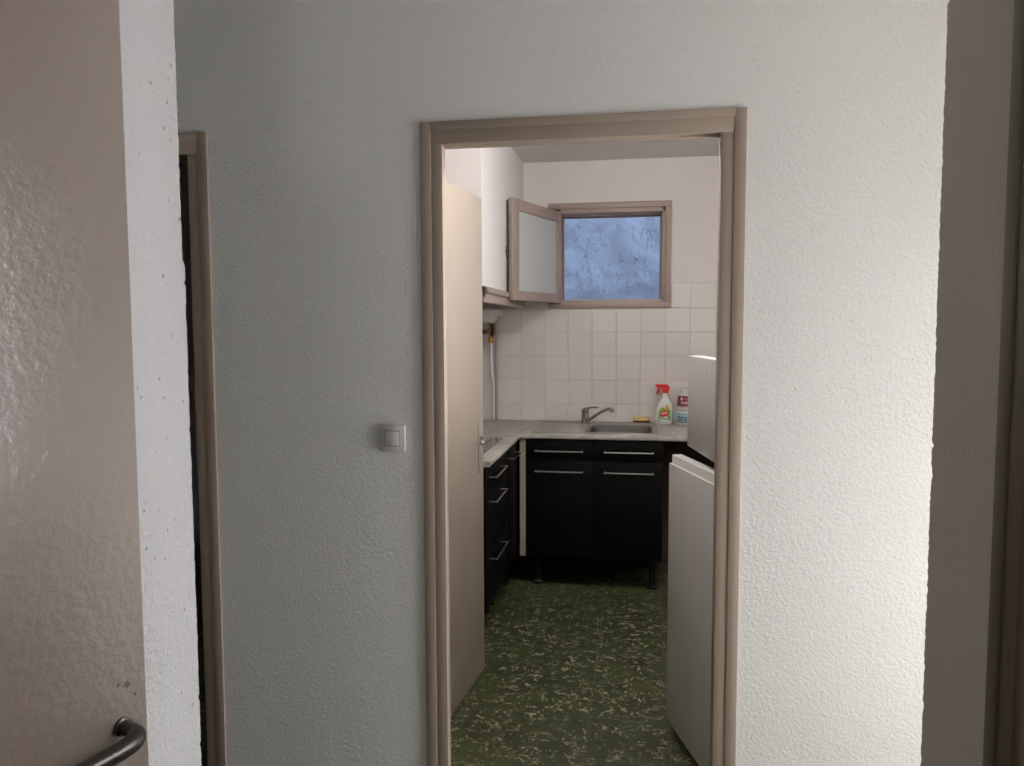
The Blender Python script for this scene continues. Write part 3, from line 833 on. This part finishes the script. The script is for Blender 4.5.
TX, TY = 0.472, 2.515
tb = thing('cleaning_tub', 'wide white tub with a pale blue label beside the fridge door', 'tub', (TX, TY, ZT))
bm = NB(); lathe(bm, [(0.074, Z), (0.082, Z + 0.006), (0.084, Z + 0.020), (0.085, Z + 0.081), (0.086, Z + 0.084), (0.086, Z + 0.090), (0.083, Z + 0.093)], TX, TY, 40)
tbb = obj('tub_body', bm, M_bottle, tb, True)
def band(parent, name, cx, cy, r, z0, z1, material, a0=180, a1=360, n=30):
    bm = NB()
    ri = [[(cx + q * math.cos(math.radians(a0 + (a1 - a0) * k / n)), cy + q * math.sin(math.radians(a0 + (a1 - a0) * k / n)), z) for k in range(n + 1)] for q, z in ((r, z0), (r, z1), (r - 0.0006, z1), (r - 0.0006, z0))]
    rv = [[bm.verts.new(p) for p in rr] for rr in ri]
    for q in range(4):
        A, B = rv[q], rv[(q + 1) % 4]
        for k in range(n): bm.faces.new((A[k], A[k + 1], B[k + 1], B[k]))
    return obj(name, bm, material, parent, True)
M_lblue = mat('label_pale_blue', (0.36, 0.50, 0.54, 1), 0.5)
M_maroon = mat('label_maroon', (0.20, 0.012, 0.025, 1), 0.5)
band(tbb, 'label', TX, TY, 0.0862, Z + 0.024, Z + 0.080, M_lblue)
band(tbb, 'label_border', TX, TY, 0.0868, Z + 0.022, Z + 0.0265, G_navy, 205, 335)
for k, (a, w, z0, z1) in enumerate(((222, 6, 0.046, 0.058), (231, 4, 0.046, 0.062), (238, 6, 0.046, 0.056), (247, 4, 0.046, 0.060), (255, 7, 0.046, 0.057), (266, 7, 0.046, 0.060), (224, 5, 0.032, 0.041), (232, 8, 0.032, 0.042), (244, 6, 0.032, 0.041), (254, 8, 0.032, 0.042))):
    band(tbb, 'label_lettering', TX, TY, 0.0870, Z + z0, Z + z1, G_navy, a, a + w, 3)
band(tbb, 'label_script_line', TX, TY, 0.0868, Z + 0.068, Z + 0.071, G_teal, 222, 262)
Z2 = Z + 0.0935
JX = TX + 0.004
jr = thing('cleaning_jar', 'white lidded jar with a dark red label stacked on the blue tub', 'jar', (JX, TY, Z2))
bm = NB(); lathe(bm, [(0.060, Z2), (0.070, Z2 + 0.004), (0.072, Z2 + 0.012), (0.068, Z2 + 0.024), (0.066, Z2 + 0.060), (0.065, Z2 + 0.082), (0.056, Z2 + 0.098), (0.046, Z2 + 0.105)], JX, TY, 40)
jb = obj('jar_body', bm, M_bottle, jr, True)
bm = NB(); lathe(bm, [(0.050, Z2 + 0.104), (0.052, Z2 + 0.106), (0.052, Z2 + 0.127), (0.048, Z2 + 0.131)], JX, TY, 40)
obj('lid', bm, M_white, jr, True)
bm = NB()
ri = [[(JX + r * math.cos(math.radians(180 + 180 * k / 30)), TY + r * math.sin(math.radians(180 + 180 * k / 30)), z) for k in range(31)] for r, z in ((0.0697, Z2 + 0.022), (0.0672, Z2 + 0.060), (0.0660, Z2 + 0.086))]
rv = [[bm.verts.new(p) for p in rr] for rr in ri]
for A, B in zip(rv, rv[1:]):
    for k in range(30): bm.faces.new((A[k], A[k + 1], B[k + 1], B[k]))
obj('label', bm, M_maroon, jb, True)
M_pink = mat('label_pink', (0.55, 0.20, 0.22, 1), 0.5)
for a, w, z0, z1, mm in ((222, 12, 0.060, 0.076, G_w), (226, 4, 0.038, 0.050, G_w), (234, 4, 0.038, 0.056, G_w), (242, 7, 0.038, 0.050, G_w), (252, 4, 0.038, 0.055, G_w), (260, 7, 0.038, 0.050, G_w), (215, 60, 0.027, 0.030, M_pink), (240, 30, 0.066, 0.074, M_pink)):
    band(jb, 'label_lettering', JX, TY, 0.0702 if z0 < 0.045 else 0.0682, Z2 + z0, Z2 + z1, mm, a, a + w, 4)

# ------------------------------------------------------------ fridge with both doors ajar
FH = Vector((0.444, 0.085, 0))
fr = thing('fridge_freezer', 'white two-door fridge with both doors ajar just inside the doorway', 'fridge', (0.73, 0.34, 0))
bm = NB()
fx0, fx1, fy0, fy1 = 0.515, 1.03, 0.085, 0.585
w = 0.035
box(bm, fx0, fx1, fy0, fy0 + w, 0.03, 1.40, 0.004); box(bm, fx0, fx1, fy1 - w, fy1, 0.03, 1.40, 0.004)
box(bm, fx0, fx1, fy0, fy1, 1.365, 1.40, 0.004); box(bm, fx0, fx1, fy0, fy1, 0.03, 0.075, 0.004)
box(bm, fx1 - w, fx1, fy0, fy1, 0.03, 1.40, 0.004); box(bm, fx0 + 0.004, fx1, fy0 + 0.01, fy1 - 0.01, 1.03, 1.075)
obj('cabinet_body', bm, M_fridge, fr, True)
for z in (0.32, 0.55, 0.80):
    bm = NB(); box(bm, fx0 + 0.05, fx1 - w, fy0 + w, fy1 - w, z, z + 0.006, 0.001); obj('shelf', bm, M_fridgein, fr)
for x in (fx0 + 0.05, fx1 - 0.05):
    for y in (fy0 + 0.05, fy1 - 0.05):
        bm = NB(); lathe(bm, [(0.02, 0), (0.02, 0.01), (0.012, 0.015), (0.012, 0.032)], x, y, 14); obj('foot', bm, M_iron, fr)
def fdoor(name, a_deg, W, z0, z1, cap_lo, cap_hi, label):
    a = math.radians(a_deg)
    d = Vector((-math.sin(a), math.cos(a), 0)); n = Vector((-d.y, d.x, 0))       # n points outwards (towards -x)
    D = Matrix.Translation(FH) @ Matrix(((d.x, n.x, 0, 0), (d.y, n.y, 0, 0), (0, 0, 1, 0), (0, 0, 0, 1)))
    bm = NB(); box(bm, 0.0, W, -0.012, 0.0, z0, z1, 0.004, D)
    o = obj(name, bm, M_fridge, fr, True)
    bm = NB(); box(bm, 0.0, W - 0.001, -0.050, -0.011, z0 - cap_lo, z1 + cap_hi, 0.004, D)
    obj('door_core', bm, M_fridgein, o, True)
    bm = NB(); box(bm, 0.012, W - 0.012, -0.060, -0.048, z0 + 0.01, z1 - 0.01, 0.003, D)
    obj('gasket', bm, M_gasket, o, True)
    for zz in ((0.04, 0.35, 0.60) if z1 - z0 > 0.6 else (0.04,)):
        bm = NB(); box(bm, 0.05, W - 0.05, -0.085, -0.058, z0 + zz, z0 + zz + 0.06, 0.006, D)
        obj('door_rack', bm, M_fridgein, o, True)
    return o, D
lo, D1 = fdoor('fridge_door', 17.9, 0.500, 0.035, 1.005, 0.0, 0.030, '')
up, D2 = fdoor('freezer_door', 10.2, 0.500, 1.066, 1.395, 0.0, 0.0, '')
bm = NB()
p = D2 @ Vector((0.245, 0.0, 1.345)); n2 = (D2.to_3x3() @ Vector((0, 1, 0))).normalized()
M_badge = mat('pale_grey_badge', (0.47, 0.46, 0.45, 1), 0.5)
tube(bm, [p, p + n2 * 0.001], 0.005, 16)
obj('badge', bm, M_badge, up, True)

# ------------------------------------------------------------ unseen globe lamp added on the kitchen ceiling to brighten tiles and fridge
LX, LY = 0.25, 0.36
lamp = thing('added_ceiling_lamp', 'unseen globe lamp added on the kitchen ceiling as fill light just inside the doorway', 'lamp', (LX, LY, ZC))
bm = NB(); lathe(bm, [(0.045, ZC - 0.03), (0.055, ZC - 0.02), (0.055, ZC - 0.0005)], LX, LY, 24); obj('added_lamp_base', bm, M_white, lamp, True)
bm = NB(); bmesh.ops.create_uvsphere(bm, u_segments=24, v_segments=14, radius=0.06)
bmesh.ops.translate(bm, verts=bm.verts, vec=(LX, LY, ZC - 0.085))
M_globe = mat('added_globe_glow', (0.8, 0.8, 0.78, 1), 0.4)
_b = M_globe.node_tree.nodes['Principled BSDF']
_b.inputs['Emission Color'].default_value = (1.0, 0.96, 0.92, 1); _b.inputs['Emission Strength'].default_value = 208.0
obj('globe', bm, M_globe, lamp, True)
